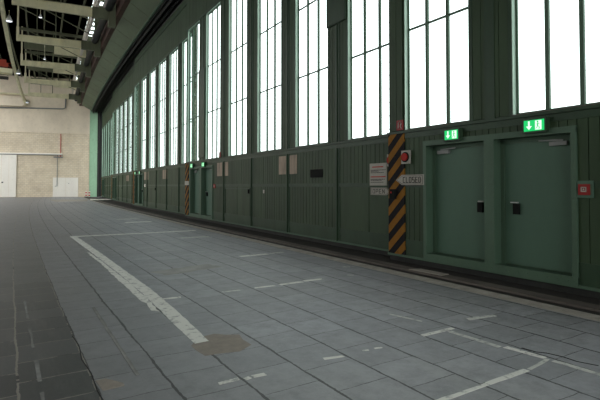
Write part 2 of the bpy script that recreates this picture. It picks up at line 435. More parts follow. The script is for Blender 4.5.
# ------------------------------------------------------------------ things on the leaves
place_words = {0: 'on the nearest hangar door leaf', 1: 'on the second hangar door leaf', 2: 'on the third hangar door leaf, small in the distance'}
def exit_door(k, op, side, label):
    w = op[1]-op[0]; h = DT-DB-.02
    r = empty('exit_door', on_leaf(k, op[0], .2, DB+.02), leaf[k][2])
    MB().box(.07, w-.07, -.03, .03, 0.001, h-.055).build('door_panel', 'door', r)
    e = MB()        # flush leaf edge, hinge side trim
    e.box(.07, .09, -.036, .0, 0, h-.06); e.box(w-.09, w-.07, -.036, 0, 0, h-.06); e.box(.07, w-.07, -.036, 0, h-.08, h-.06)
    for z in (.25, h*.5, h-.3): e.tube([(w-.03 if side < 0 else .03, -.035, z), (w-.03 if side < 0 else .03, -.035, z+.12)], .012, 8)
    e.build('door_edge', 'dframe', r)
    hx = .30 if side < 0 else w-.22          # lock side
    hb = MB(); hb.box(hx-.055, hx+.055, -.075, -.02, .85, 1.03); lbx = hb.build('lock_box', 'black', r)
    lv = MB(); lv.tube([(hx-.02 if side > 0 else hx+.02, -.02, 1.05), (hx-.02 if side > 0 else hx+.02, -.09, 1.05), (hx+.10 if side > 0 else hx-.08, -.095, 1.05)], .011, 8)
    lv.tube([(hx-.05, -.025, .92), (hx-.05, -.04, .92)], .02, 10); lv.build('handle', 'steel', lbx)
    c0 = .16 if side > 0 else w-.42
    cb = MB(); cb.box(c0, c0+.28, -.085, -.02, h-.17, h-.105); clo = cb.build('door_closer', 'grey', r)
    am = MB()
    if side > 0: am.bar((c0+.08, -.07, h-.09), (c0+.46, -.10, h-.075), .02); am.bar((c0+.46, -.10, h-.075), (c0+.2, -.04, h-.075), .016)
    else: am.bar((c0+.22, -.07, h-.09), (c0-.16, -.10, h-.075), .02); am.bar((c0-.16, -.10, h-.075), (c0+.1, -.04, h-.075), .016)
    am.build('closer_arm', 'grey', clo)
    tag(r, label, 'door'); return r
MAN = [((.0, .9), (.10, 1.0)),]
def exit_sign(k, u, z, label, w=.40, h=.235):
    r = empty('exit_sign', on_leaf(k, u, -.05, z), leaf[k][2])
    MB().box(0, w, -.06, .048, 0, h).build('housing', 'frame', r)
    m = .03
    MB().box(m, w-m, -.065, -.058, m, h-m).build('green_panel', 'exitgreen', r); gpn = r.children[-1]
    cx = w*.30; b = MB()
    b.poly([(cx-.015, .19), (cx+.015, .19), (cx+.015, .11), (cx+.05, .11), (cx, .05), (cx-.05, .11), (cx-.015, .11)], -.069, -.0655)
    x0 = w*.56; b.poly([(x0, .045), (x0+.105, .045), (x0+.105, .19), (x0, .19)], -.069, -.0655)
    b.build('arrow', 'exitwhite', gpn)
    p = MB(); q = x0+.05           # running figure in the doorway
    p.disc((q-.005, .168), .014, -.073, -.0695, 12)
    for (ax, az, bx, bz, t) in ((0, .15, -.008, .105, .018), (0, .147, .03, .125, .009), (0, .147, -.03, .13, .009), (-.008, .105, .022, .085, .011), (.022, .085, .018, .055, .010), (-.008, .105, -.022, .075, .011), (-.022, .075, -.042, .065, .010)):
        p.bar((q+ax, -.071, az), (q+bx, -.071, bz), t, t) if False else p.quadbox([(q+ax-t/2, -.0695, az), (q+ax+t/2, -.0695, az), (q+ax+t/2, -.073, az), (q+ax-t/2, -.073, az), (q+bx-t/2, -.0695, bz), (q+bx+t/2, -.0695, bz), (q+bx+t/2, -.073, bz), (q+bx-t/2, -.073, bz)])
    p.build('running_figure', 'exitgreen', gpn)
    tag(r, label, 'exit sign', 'green illuminated exit signs over the doors'); return r

door_labels = {
 (0, 0): 'green steel exit door beside the CLOSED arrow, lock box on its right edge',
 (0, 1): 'green steel exit door farthest right, lock box on its left edge, beside red alarm plate',
 (1, 0): 'narrow looking exit door left of its twin in the second door pair, mid picture',
 (1, 1): 'exit door with black lock box, right one of the second pair, mid picture',
 (2, 0): 'distant dark exit door, left one of the third pair from the camera',
 (2, 1): 'distant dark exit door, right one of the third pair from the camera'}
sign_labels = {
 (0, 0): 'lit green exit sign above the door beside the CLOSED arrow',
 (0, 1): 'largest lit green exit sign, above the rightmost exit door',
 (1, 0): 'small lit exit sign, left one above the second door pair',
 (1, 1): 'small lit exit sign, right one above the second door pair',
 (2, 0): 'tiny lit exit sign, left one above the distant third door pair',
 (2, 1): 'tiny lit exit sign, right one above the distant third door pair'}
for k in range(3):
    ops = layout(k)[1]['ops']
    exit_door(k, ops[0], 1, door_labels[(k, 0)]); exit_door(k, ops[1], -1, door_labels[(k, 1)])
    if k == 0: us = (1.66, 3.29)
    else: us = (1.05, 2.72)
    for j in (0, 1): exit_sign(k, us[j], 2.44, sign_labels[(k, j)], .40 if k == 0 and j else .37)
# far leaf: dark closed door pair reads as one recess, doors included
for k in (3, 4):
    ops = layout(k)[1]['ops']
    for j, sd in ((0, 1), (1, -1)):
        exit_door(k, ops[j], sd, '%s exit door of the %s pair along the hangar front' % (('left', 'right')[j], ('fourth', 'farthest')[k-3]))

FONT = {'O': ['111', '101', '101', '101', '111'], 'P': ['111', '101', '111', '100', '100'], 'E': ['111', '100', '110', '100', '111'], 'N': None, 'C': ['111', '100', '100', '100', '111'], 'L': ['100', '100', '100', '100', '111'], 'S': ['111', '100', '111', '001', '111'], 'D': None}
def letters(mb, text, u0, z0, h, adv):
    w = adv*.58; t = h*.13
    S = {'O': [(0, 0, 0, 1), (1, 0, 1, 1), (0, 0, 1, 0), (0, 1, 1, 1)], 'P': [(0, 0, 0, 1), (0, 1, 1, 1), (0, .5, 1, .5), (1, .5, 1, 1)],
         'E': [(0, 0, 0, 1), (0, 0, 1, 0), (0, .5, .85, .5), (0, 1, 1, 1)], 'N': [(0, 0, 0, 1), (1, 0, 1, 1), (0, 1, 1, 0)],
         'C': [(0, 0, 0, 1), (0, 0, 1, 0), (0, 1, 1, 1)], 'L': [(0, 0, 0, 1), (0, 0, 1, 0)], 'S': [(0, 0, 1, 0), (1, 0, 1, .5), (0, .5, 1, .5), (0, .5, 0, 1), (0, 1, 1, 1)],
         'D': [(0, 0, 0, 1), (0, 0, .7, 0), (0, 1, .7, 1), (1, .3, 1, .7), (.7, 0, 1, .3), (.7, 1, 1, .7)]}
    for i, ch in enumerate(text):
        for (a, b, c, e) in S[ch]:
            p = (u0+i*adv+a*w, -.012, z0+b*h); q = (u0+i*adv+c*w, -.012, z0+e*h)
            dx, dz = q[0]-p[0], q[2]-p[2]; Ln = math.hypot(dx, dz) or 1; ex, ez = dx/Ln*t/2, dz/Ln*t/2
            nx, nz = -dz/Ln*t/2, dx/Ln*t/2
            mb.poly([(p[0]-ex+nx, p[2]-ez+nz), (p[0]-ex-nx, p[2]-ez-nz), (q[0]+ex-nx, q[2]+ez-nz), (q[0]+ex+nx, q[2]+ez+nz)], -.013, -.0095)
def arrow_sign(k, u, z, w, h, text, left, label, name='arrow_sign', off=-.03):
    r = empty(name, on_leaf(k, u, off, z), leaf[k][2]); tip = h*.95
    out = [(0, h/2), (tip*.9, h), (w, h), (w, 0), (tip*.9, 0)] if left else [(0, 0), (0, h), (w-tip*.9, h), (w, h/2), (w-tip*.9, 0)]
    MB().poly(out, -.006, .01).build('board', 'white', r)
    cx = sum(p[0] for p in out)/5; cz = h/2; b = MB(); n = len(out)
    for i in range(n):              # thin black border line
        p, q = out[i], out[(i+1) % n]; sh = lambda v: (cx+(v[0]-cx)*.95, cz+(v[1]-cz)*.84); s2 = lambda v: (cx+(v[0]-cx)*.93, cz+(v[1]-cz)*.78)
        b.poly([sh(p), sh(q), s2(q), s2(p)], -.009, -.0055)
    b.build('border', 'ink', r)
    t = MB()
    if left: letters(t, text, tip*1.12, h*.24, h*.52, (w-tip*1.3)/len(text))
    else: letters(t, text, .09, h*.24, h*.52, (w-tip-.09)/len(text))
    t.build('lettering', 'ink', r); return tag(r, label, 'sign')
arrow_sign(0, .29, 1.61, .80, .215, 'CLOSED', True, 'white arrow sign reading CLOSED pointing left over the striped post', off=-.05)
arrow_sign(1, 14.75, 1.375, .72, .175, 'OPEN', False, 'white arrow sign reading OPEN pointing right to the striped post', off=-.02)
# notice board
r = empty('notice_board', on_leaf(1, 14.72, -.02, 1.60), leaf[1][2])
MB().box(0, .62, -.01, .01, 0, .53).build('board', 'white', r)
MB().box(.10, .50, -.014, -.009, .43, .455).build('red_heading', 'inkred', r); MB().box(.04, .58, -.014, -.009, .195, .22).build('red_heading', 'inkred', r)
for z, w in ((.36, .54), (.335, .30), (.30, .50), (.14, .54), (.115, .4), (.07, .46)):
    x = .04; t = MB()
    while x < .04+w-.03:
        q = random.uniform(.03, .08); t.box(x, min(x+q, .04+w), -.014, -.009, z, z+.014); x += q+.015
    t.build('text_line', 'ink', r)
tag(r, 'white notice board with red and black lines of text above the OPEN arrow', 'sign')
# round red warning lamps on white plates
def warn(k, u, z, label, off=-.03):
    r = empty('warning_lamp', on_leaf(k, u, off, z), leaf[k][2])
    MB().box(0, .24, -.02, .02, 0, .28).build('plate', 'white', r)
    MB().disc((.12, .14), .108, -.04, -.02).build('lamp_rim', 'black', r)
    MB().disc((.12, .14), .082, -.062, -.04).build('red_lens', 'redlens', r)
    tag(r, label, 'warning lamp')
warn(0, .48, 2.06, 'round red lamp on a white plate right of the striped post, above CLOSED', -.055)
warn(1, 15.36, 2.04, 'round red lamp plate half hidden behind the striped post, above the notice', -.02)
# key box on the post
r = empty('key_box', on_leaf(0, .13, -.03, 1.31), leaf[0][2])
MB().box(0, .15, -.07, .0, 0, .21).build('housing', 'black', r); MB().disc((.06, .14), .02, -.08, -.07, 12).build('button', 'redlens', r)
tag(r, 'small black switch box with a red button on the striped post', 'switch box')
# fire signs
def hydrant(k, u, z, w, h, label, off=-.022):
    r = empty('hydrant_sign', on_leaf(k, u, off, z), leaf[k][2])
    MB().box(0, w, -.006, .008, 0, h).build('plate', 'red', r)
    m = MB(); pts = [(w*.25, -.008, h*.2), (w*.3, -.008, h*.75), (w*.55, -.008, h*.85), (w*.72, -.008, h*.65), (w*.6, -.008, h*.4), (w*.75, -.008, h*.15)]
    m.tube(pts, .009, 6); m.build('hose_symbol', 'white', r); tag(r, label, 'sign')
hydrant(0, .29, 2.79, .20, .22, 'red plate with a white hose symbol on top of the nearest striped post')
hydrant(1, 4.68, 2.80, .20, .22, 'small distant red plate beside the window above the beige posters')
r = empty('fire_alarm_box', on_leaf(0, 4.11, -.02, 1.45), leaf[0][2])
MB().box(-.02, .22, -.01, .012, -.03, .22).build('back_plate', 'door', r); MB().box(.02, .18, -.035, -.01, .01, .17).build('red_plate', 'red', r)
m = MB(); m.box(.06, .14, -.04, -.035, .055, .075); m.box(.06, .14, -.04, -.035, .115, .13); m.box(.06, .075, -.04, -.035, .055, .13); m.box(.125, .14, -.04, -.035, .055, .13); m.disc((.1, .095), .012, -.041, -.035, 10)
m.build('white_symbol', 'white', r); tag(r, 'small red fire alarm plate with white symbol right of the rightmost door', 'alarm plate')
r = empty('fire_alarm_box', on_leaf(1, 4.06, -.02, 1.49), leaf[1][2])
MB().box(0, .2, -.02, .012, 0, .17).build('red_plate', 'red', r); MB().box(.06, .14, -.024, -.02, .05, .12).build('white_symbol', 'white', r)
tag(r, 'tiny red fire alarm plate right of the second door pair', 'alarm plate')
# paper posters
def poster(k, u0, u1, z0, z1, label, off=-.004):
    o = MB().box(0, u1-u0, -.004, .006, 0, z1-z0).build('poster', 'beige')
    o.location = on_leaf(k, u0, off, z0); o.rotation_euler = (0, 0, leaf[k][2]); tag(o, label, 'poster', 'beige paper posters on the green hangar doors')
poster(1, 10.02, 10.50, 1.96, 2.55, 'yellowed poster left of the riveted post in the second leaf middle')
poster(1, 10.74, 11.18, 1.96, 2.55, 'yellowed poster right of the riveted post, nearest the black slot plate')
poster(1, 4.45, 5.00, 2.0, 2.57, 'beige poster just right of the second door pair, left of two')
poster(1, 5.12, 5.66, 2.0, 2.57, 'beige poster second to the right of the second door pair')
poster(2, 9.60, 10.1, 2.0, 2.57, 'distant beige poster, left of the two between second and third door pairs')
poster(2, 10.25, 10.75, 2.0, 2.57, 'distant beige poster, right of the two between second and third door pairs')
poster(2, 4.1, 4.75, 2.0, 2.57, 'distant beige poster, left of the two beside the third door pair')
poster(2, 4.95, 5.5, 2.0, 2.57, 'distant beige poster, right of the two beside the third door pair')
poster(3, 10.0, 11.4, 2.0, 2.5, 'farthest beige poster, on the leaf beyond the third door pair')
o = MB().box(0, .66, -.012, .0, 0, .235).build('black_slot_plate', 'black'); o.location = on_leaf(1, 11.97, -.002, 1.83); o.rotation_euler = (0, 0, leaf[1][2])
tag(o, 'black rectangular plate on green boards between the posters and the notice', 'plate')
o = MB().box(0, .10, -.006, .0, 0, .12).build('sticker', 'white'); o.location = on_leaf(1, 8.85, .004, 1.33); o.rotation_euler = (0, 0, leaf[1][2])
tag(o, 'tiny pale sticker on the green sheet left of the posters, below the rail', 'sticker')
o = MB().box(0, .62, -.02, .0, 0, .20).build('small_sign', 'white'); o.location = on_leaf(1, .06, -.045, 1.62); o.rotation_euler = (0, 0, leaf[1][2])
tag(o, 'small pale sign across the striped post left of the second door pair', 'sign')
o = MB().box(0, .3, -.02, .0, 0, .2).build('small_sign', 'wdoor'); o.location = on_leaf(2, 4.3, -.002, 1.5); o.rotation_euler = (0, 0, leaf[2][2])
tag(o, 'tiny pale sign right of the distant third door pair', 'sign')
# flat green panels fixed over the gaps between windows
def gap_panel(k, u0, u1, z0, z1, label):
    o = MB().box(0, u1-u0, -.035, -.006, 0, z1-z0).box(.02, u1-u0-.02, -.045, -.035, .02, z1-z0-.02).build('vent_panel', 'frame')
    o.location = on_leaf(k, u0, -.0145, z0); o.rotation_euler = (0, 0, leaf[k][2]); tag(o, label, 'panel')
gap_panel(1, 12.88, 13.77, 5.98, 9.5, 'plain green panel high between two windows right of the picture middle')
gap_panel(1, 2.06, 2.92, 2.9, 7.05, 'plain green panel in the window gap above the second door pair')

# ------------------------------------------------------------------ top guide, fascia, upper front wall, roof
G0, G1 = -12, 71.8
# curved fascia: soffit sheet rolling down to the lip
prof = []
for i in range(9):
    t = i/8; prof.append((5.85+1.2*t, 12.85-.30*t-.42*t*t-.22*math.sin(PI*t)*.5))
top = [(p[0], p[1]+.05) for p in reversed(prof)]
fas = empty('trim_5', (0, 0, 0)); struct(fas)
MB().sweep(prof+top, G0, G1, 60).build('fascia_sheet', 'fascia', fas)
MB().sweep([(7.02, 12.05), (7.12, 12.05), (7.12, 12.5), (7.02, 12.5)], G0, G1, 60).build('fascia_lip', 'dframe', fas)
sm = MB()
for i in range(26):
    y = 16+i*2.8; x = arc(0, y)
    for j in range(8):
        p, q = prof[j], prof[j+1]; sm.bar((x+p[0], y, p[1]-.004), (x+q[0], y, q[1]-.004), .03, .012)
sm.build('fascia_seams', 'olive', fas)
trk = MB(); trk.sweep([(7.12, 12.5), (9.1, 12.5), (9.1, 12.6), (7.12, 12.6)], G0, 73, 50)
for i in range(5):
    x = 7.22+.3*i
    trk.sweep([(x+.10, 11.9 if i else 11.8), (x+.14, 11.9 if i else 11.8), (x+.14, 12.5), (x+.10, 12.5)], G0, 73, 50)
    trk.sweep([(x-.06, 11.98), (x-.03, 11.98), (x-.03, 12.5), (x-.06, 12.5)], G0, 73, 50)
trk.sweep([(8.9, 11.5), (9.1, 11.5), (9.1, 12.6), (8.9, 12.6)], G0, 73, 50)
struct(trk.build('trim_6', 'dark'))
# upper front wall with a clerestory strip
uw = MB(); uw.sweep([(5.55, 12.85), (5.85, 12.85), (5.85, 14.0), (5.55, 14.0)], G0, 74, 50); uw.sweep([(5.75, 14.9), (5.85, 14.9), (5.85, 16.6), (5.75, 16.6)], G0, 74, 50)
uw.sweep([(5.85, 12.85), (9.1, 12.6), (9.1, 12.7), (5.85, 12.95)], G0, 74, 50)  # unseen cover above the tracks, added to keep daylight from leaking in
struct(uw.build('wall_front', 'rust'))
cg = struct(empty('window_31', (0, 0, 0)))
MB().sweep([(5.80, 14.0), (5.81, 14.0), (5.81, 14.9), (5.80, 14.9)], G0, 74, 50).build('pane', 'glass', cg)
la = MB(); y = 13.0
while y < 73:
    la.sweep([(5.70, 14.0), (5.78, 14.0), (5.78, 14.9), (5.70, 14.9)], y, y+2.2, 2); y += 2.8
la.sweep([(5.70, 14.3), (5.78, 14.3), (5.78, 14.9), (5.70, 14.9)], G0, 73, 50)
la.build('window_frame', 'rust', cg)
# lattice girder in front of the strip
lt = MB()
for z in (14.3, 14.95): lt.sweep([(4.55, z), (4.75, z), (4.75, z+.12), (4.55, z+.12)], G0, 73, 50)
y = 14
while y < 72:
    lt.bar((arc(4.65, y), y, 14.36), (arc(4.65, y+.5), y+.5, 15.0), .09); lt.bar((arc(4.65, y+.5), y+.5, 15.0), (arc(4.65, y+1), y+1, 14.36), .09); y += 1
tag(lt.build('lattice_girder', 'wdoor'), 'pale lattice girder running under the roof edge beside the dark pipe', 'girder')
# big dark pipe
tag(MB().tube([(arc(5.12, yy), yy, 13.5) for yy in [14+i*1.45 for i in range(41)]], .24, 14).build('heating_pipe', 'dark', smooth=True), 'thick dark pipe running along the hangar under the roof edge', 'pipe')
# roof deck and purlins
rf = MB(); rf.sweep([(-7, 16.6), (4.9, 16.6), (4.9, 16.8), (-7, 16.8)], -26, 82, 30); rf.sweep([(5.75, 16.6), (5.85, 16.6), (5.85, 16.8), (5.75, 16.8)], -26, 82, 30); rf.sweep([(-30, 16.6), (-7, 16.6), (-7, 16.8), (-30, 16.8)], -26, 36, 20); rf.sweep([(-30, 16.6), (-22, 16.6), (-22, 16.8), (-30, 16.8)], 36, 90, 20)  # unseen opening left over the far hall, added to light end wall and girders
for yb in range(40, 90, 5): rf.box(-21, -2.5, yb, yb+.4, 16.6, 16.9); struct(rf.build('ceiling', 'roof'))
rs = struct(empty('window_32', (0, 0, 0)))
MB().sweep([(4.9, 16.7), (5.75, 16.7), (5.75, 16.71), (4.9, 16.71)], -20, 74, 50).build('pane', 'glass', rs)
la = MB(); y = 20
while y < 73: la.bar((arc(4.9, y), y, 16.65), (arc(5.75, y), y, 16.65), .25, .1); y += 1.4
la.build('window_frame', 'olive', rs)
pu = MB()
for x in [-3.2, -1.6, 0, 1.4, 2.8, 4.2]: pu.sweep([(x, 16.25), (x+.12, 16.25), (x+.12, 16.6), (x, 16.6)], 14, 74, 30)
struct(pu.build('trim_7', 'olive'))
# roof girders
YG = [33.9, 42.3, 50.8, 59.3, 67.9]
gl = ['nearest pale steel roof girder, cut by the top edge of the picture', 'second pale steel roof girder from the camera, with a hanger post at its left end', 'third pale steel roof girder, middle of the row of five', 'fourth pale steel roof girder, second from the far end', 'farthest pale steel roof girder, close to the end wall']
for i, yg in enumerate(YG):
    r = empty('roof_girder', (arc(0, yg), yg, 12.8), -yg/R)
    b = MB(); x0, x1 = -.35, 4.1
    b.quadbox([(x0, -.012, 0), (x1, -.012, 0), (x1, .012, 0), (x0, .012, 0), (x0, -.012, .42), (x1, -.012, .56), (x1, .012, .56), (x0, .012, .42)])
    b.box(x0, x1, -.13, .13, -.02, .004)
    b.quadbox([(x0, -.13, .42), (x1, -.13, .56), (x1, .13, .56), (x0, .13, .42), (x0, -.13, .445), (x1, -.13, .585), (x1, .13, .585), (x0, .13, .445)])
    b.build('beam', 'cream', r)
    for x in (-.33, 1.15, 2.65, 4.08): MB().box(x, x+.018, -.125, .125, 0, .43).build('stiffener', 'cream', r)
    e = MB(); e.box(4.1, 5.55, -.13, .13, -.06, .66); e.box(5.1, 5.55, -.22, .22, -.5, 3.5); e.build('shaded_end', 'olive', r)  # outer girder end in dark olive, its shade put into the colour
    p = MB(); p.box(-.42, -.30, -.06, .06, .4, 3.6); p.box(-.46, -.26, -.09, .09, -.04, 1.05); p.build('hanger_post', 'cream', r)
    q = MB(); q.box(2.2, 2.28, -.04, .04, .5, 3.6); q.box(.9, .96, -.03, .03, .45, 3.6); q.bar((-.3, 0, 3.5), (4.9, 0, 1.2), .07); q.bar((-.3, 0, 2.6), (2.2, 0, 1.6), .06); q.bar((2.2, 0, 3.5), (5.3, 0, 2.2), .06)
    q.build('truss_bars', 'olive', r)
    if i >= 2:
        u = MB(); u.box(-.2, 2.2, -.10, .10, 1.55, 2.3); u.build('upper_beam', 'olive', r)
        u = MB(); u.box(2.3, 5.1, -.02, .02, 1.4, 2.1); u.box(2.3, 5.1, -.12, .12, 1.38, 1.42); u.box(2.3, 5.1, -.12, .12, 2.08, 2.12); u.build('upper_plate', 'cream', r)
    top_ = MB(); top_.box(-.5, 5.6, -.12, .12, 3.25, 3.5); top_.build('top_beam', 'olive', r)
    tag(r, gl[i], 'girder', 'steel roof girders')
# crane runway with reflector lamps
rw = MB(); rw.sweep([(-1.05, 12.25), (-.85, 12.25), (-.85, 12.3), (-1.05, 12.3)], 20, 72.9, 40); rw.sweep([(-1.05, 12.62), (-.85, 12.62), (-.85, 12.67), (-1.05, 12.67)], 20, 72.9, 40); rw.sweep([(-.98, 12.3), (-.94, 12.3), (-.94, 12.62), (-.98, 12.62)], 20, 72.9, 40)
tag(rw.build('crane_runway', 'cream'), 'long pale crane rail running lengthwise at the upper left', 'rail')
hg = MB()
def lamp(x0, y, z, label, rod=.5, s=1.0, glow=True):
    r = empty('pendant_lamp', (arc(x0, y), y, z))
    MB().tube([(0, 0, .0), (0, 0, .05*s), (0, 0, .24*s), (0, 0, .38*s), (0, 0, .42*s)], 0, 16, [.20*s, .195*s, .10*s, .055*s, .03*s]).build('lamp_shade', 'steel', r, True)
    MB().tube([(0, 0, .40*s), (0, 0, .40*s+rod)], .012, 6).build('rod', 'cream', r)
    MB().tube([(0, 0, -.012), (0, 0, -.002)], .17*s, 16).build('diffuser', 'lampglow', r)
    tag(r, label, 'lamp', 'lamps hanging under the roof')
lamp(-.62, 35.0, 12.0, 'bright reflector lamp at the crane rail, at the top left corner', .3)
lamp(-.62, 51.0, 12.0, 'bright reflector lamp at the crane rail beside the red trolley', .3)
lamp(-.62, 69.2, 12.1, 'bright reflector lamp at the far end of the crane rail', .3)
lamp(1.1, 33.5, 12.1, 'small pendant lamp under the nearest roof girder', .3, .55)
lamp(1.5, 46.0, 12.45, 'small pendant lamp between the second and third roof girders', 1.2, .55)
# crane with red trolley
r = empty('bridge_crane', (arc(-1.0, 49.6), 49.6, 11.9))
MB().box(-14, .0, -.18, .18, -.25, .15).box(-14, 0, .9, 1.1, -.2, .12).build('bridge_beam', 'cream', r)
m = MB()
for i in range(12): m.bar((-i*1.0, .3, .15), (-i*1.0-.5, .3, .7), .04); m.bar((-i*1.0-.5, .3, .7), (-i*1.0-1, .3, .15), .04)
m.box(-14, 0, .26, .34, .68, .74); m.build('walkway_rail', 'orange', r)
MB().box(-3.2, -.35, -.3, .4, .25, .55).box(-3.0, -.5, -.2, .3, .55, .9).build('trolley', 'orange', r)
MB().box(-5.2, -.3, 1.2, 2.4, -.4, -.32).bar((-.3, 1.8, -.36), (-5, 1.8, -1.2), .06).build('service_platform', 'dark', r)
tag(r, 'overhead crane bridge with red trolley at the left picture edge', 'crane')

# ------------------------------------------------------------------ end wall (local x runs left along the wall, y towards the hall)
EA = (10.1, 72.7); EB = (-.4, 75.7); er = math.atan2(EB[1]-EA[1], EB[0]-EA[0])
ew = struct(empty('wall_back', (EA[0], EA[1], 0), er))
MB().box(-.15, 50, -.4, 0, 0, 8.93).build('brickwork', 'brick', ew)
MB().box(-.15, 50, -.4, .06, 8.93, 16.6).build('upper_wall', 'plaster', ew)
MB().box(-.15, 50, 0, .09, 8.87, 8.95).build('ledge', 'plaster', ew)
def onend(w, y, z): return (EA[0]+w*math.cos(er)-y*math.sin(er), EA[1]+w*math.sin(er)+y*math.cos(er), z)
def end_root(name, w, z, y=0): return empty(name, onend(w, y, z), er)
r = end_root('sliding_door', 8.97, .05, .05)
MB().box(0, 4.6, 0, .12, 0, 5.72).build('door_panel', 'wdoor', r)
m = MB()
for i in range(5): m.box(.9*i, .9*i+.02, .12, .13, 0, 5.85)
m.build('seam', 'plaster', r); MB().box(1.55, 1.75, .12, .16, 1.9, 2.05).build('handle', 'dark', r)
tag(r, 'tall white sliding door at the left edge of the brick end wall', 'door')
r = end_root('door_rail', 3.3, 5.9, 0)
MB().box(0, 10.3, .02, .25, 0, .16).build('rail', 'wdoor', r); MB().box(.0, 10.3, .02, .22, -.1, 0).build('lower_track', 'grey', r)
tag(r, 'pale horizontal sliding rail above the white door on the end wall', 'rail')
r = end_root('small_door', 1.28, 0, 0)
MB().box(0, 3.2, .01, .07, .02, 2.78).build('door_panel', 'wdoor', r)
m = MB(); m.box(1.6, 1.62, .07, .08, .02, 2.78); m.box(.0, 3.2, .07, .08, 2.70, 2.78); m.build('seam', 'plaster', r); MB().disc((1.2, 1.9), .05, .07, .1, 10).build('handle', 'dark', r)
tag(r, 'low white double door in the brick end wall, near the green corner', 'door')
o = MB().tube([(3.55, .1, 8.8), (3.55, .1, 5.6), (3.84, .12, 5.6)], .05, 8).build('downpipe', 'inkred', None); o.location = (EA[0], EA[1], 0); o.rotation_euler = (0, 0, er)
tag(o, 'thin reddish pipe on the end wall above the sliding rail end', 'pipe')
o = MB().tube([(3.95, .1, 5.9), (3.95, .1, 1.5), (4.2, .1, 1.5)], .045, 8).box(3.3, 4.4, .02, .3, 5.45, 5.6).build('downpipe', 'grey', None); o.location = (EA[0], EA[1], 0); o.rotation_euler = (0, 0, er)
tag(o, 'thin grey pipe on the end wall ending above the low white door', 'pipe')
o = MB().tube([(12.5, .2, 12.1), (3.3, .2, 12.3), (3.0, .2, 12.45), (2.95, .2, 13.9)], .09, 8).build('conduit', 'grey', None); o.location = (EA[0], EA[1], 0); o.rotation_euler = (0, 0, er)
tag(o, 'grey conduit across the upper end wall turning up at its right end', 'pipe')
o = MB().tube([(13, .25, 14.1), (2.4, .3, 14.0)], .14, 8).build('conduit', 'cream', None); o.location = (EA[0], EA[1], 0); o.rotation_euler = (0, 0, er)
tag(o, 'thick pale pipe running straight across the top of the end wall', 'pipe')
o = MB().poly([(7.9, 12.6), (8.2, 12.35), (13.5, 12.35), (13.5, 13.6), (8.2, 13.6), (7.9, 13.3)], .10, .9).build('air_duct', 'plaster', None); o.location = (EA[0], EA[1], 0); o.rotation_euler = (0, 0, er)
tag(o, 'pale air duct with blunt end high on the end wall, at the left edge', 'duct')
# green return at the corner
gp = MB().box(-1.2, -.15, -.4, .05, 0, 12.5).build('trim_8', 'pilaster', None); gp.location = (EA[0], EA[1], 0); gp.rotation_euler = (0, 0, er); struct(gp)
gd = MB().box(-1.38, -1.2, -.4, .12, 0, 12.5).box(-1.9, -1.38, -.6, -.3, 0, 13).build('trim_9', 'dark', None); gd.location = (EA[0], EA[1], 0); gd.rotation_euler = (0, 0, er); struct(gd)
# unseen left wall; openings on its far half added to light the end wall
wl = MB().box(-24.5, -24, -26, 92, 0, 2.5).box(-24.5, -24, -26, 92, 15.5, 16.6).box(-24.5, -24, -26, 22, 2.5, 15.5)
for i in range(8): wl.box(-24.5, -24, 22+i*9, 22.8+i*9, 2.5, 15.5)
struct(wl.build('wall_left', 'plaster'))

# barrier boards by the corner
for i, (x, y, lab) in enumerate([(9.72, 71.55, 'small red and white barrier post, left of the pair at the far corner'), (9.95, 70.3, 'small red and white barrier post, right of the pair at the far corner')]):
    r = empty('barrier_post', (x, y, 0), er)
    MB().box(-.11, .11, -.03, .03, .06, .80).build('banded_board', 'redwhite', r); MB().box(-.2, .2, -.2, .2, 0, .07).build('foot', 'black', r)
    tag(r, lab, 'barrier', 'red and white barrier posts')
o = MB().slab([(8.0, 56.0), (10.2, 56.0), (10.2, 58.6), (8.4, 58.6)], .0, .05).build('ramp_plate', 'wdoor'); tag(o, 'flat pale plate lying on the ground before the far corner', 'plate')

# ------------------------------------------------------------------ floor markings
def mark(pts, label, mat='paint', name='floor_marking', group=None, jag=.0, z=.003):
    out = []
    n = len(pts)
    for i in range(n):
        p, q = pts[i], pts[(i+1) % n]; L = math.hypot(q[0]-p[0], q[1]-p[1]); m = max(1, int(L/.12)) if jag else 1
        for j in range(m):
            t = j/m; out.append((p[0]+(q[0]-p[0])*t+random.uniform(-jag, jag), p[1]+(q[1]-p[1])*t+random.uniform(-jag, jag)*.6))
    o = MB().slab(out, 0, z).build(name, mat); tag(o, label, 'floor marking' if mat != 'patch' else 'floor patch', group); return o
mark([(1.78, 16.30), (1.96, 16.30), (1.97, 12.3), (1.96, 9.5), (1.95, 7.36), (1.90, 6.08), (1.84, 5.11), (1.81, 4.67), (1.66, 4.66), (1.68, 5.17), (1.73, 6.22), (1.77, 7.42), (1.80, 9.26), (1.80, 12.0)], 'long thick white painted line running from the far corner to the brown patch', jag=.006)
mark([(1.70, 12.32), (1.76, 12.26), (1.78, 10.55), (1.775, 8.2), (1.75, 6.96), (1.70, 6.1), (1.635, 6.2), (1.66, 6.6), (1.63, 6.89), (1.66, 7.66), (1.67, 8.88), (1.71, 10.32)], 'ragged second strip of white paint along the left of the thick line', jag=.014)
mark([(1.78, 16.55), (3.3, 16.45), (4.9, 16.42), (5.85, 16.44), (5.80, 16.24), (4.82, 16.22), (3.21, 16.25), (1.78, 16.30)], 'thin white line crossing the floor behind, meeting the thick line', jag=.01)
def dash(x0, y0, x1, y1, w, label, mat='paint', jag=.01, grp='broken white dashes on the slabs'):
    L = math.hypot(x1-x0, y1-y0); nx, ny = -(y1-y0)/L*w/2, (x1-x0)/L*w/2
    mark([(x0+nx, y0+ny), (x1+nx, y1+ny), (x1-nx, y1-ny), (x0-nx, y0-ny)], label, mat, group=grp, jag=jag)
dash(4.47, 21.44, 5.58, 21.42, .38, 'far white dash, nearer one of two beyond the crossing line')
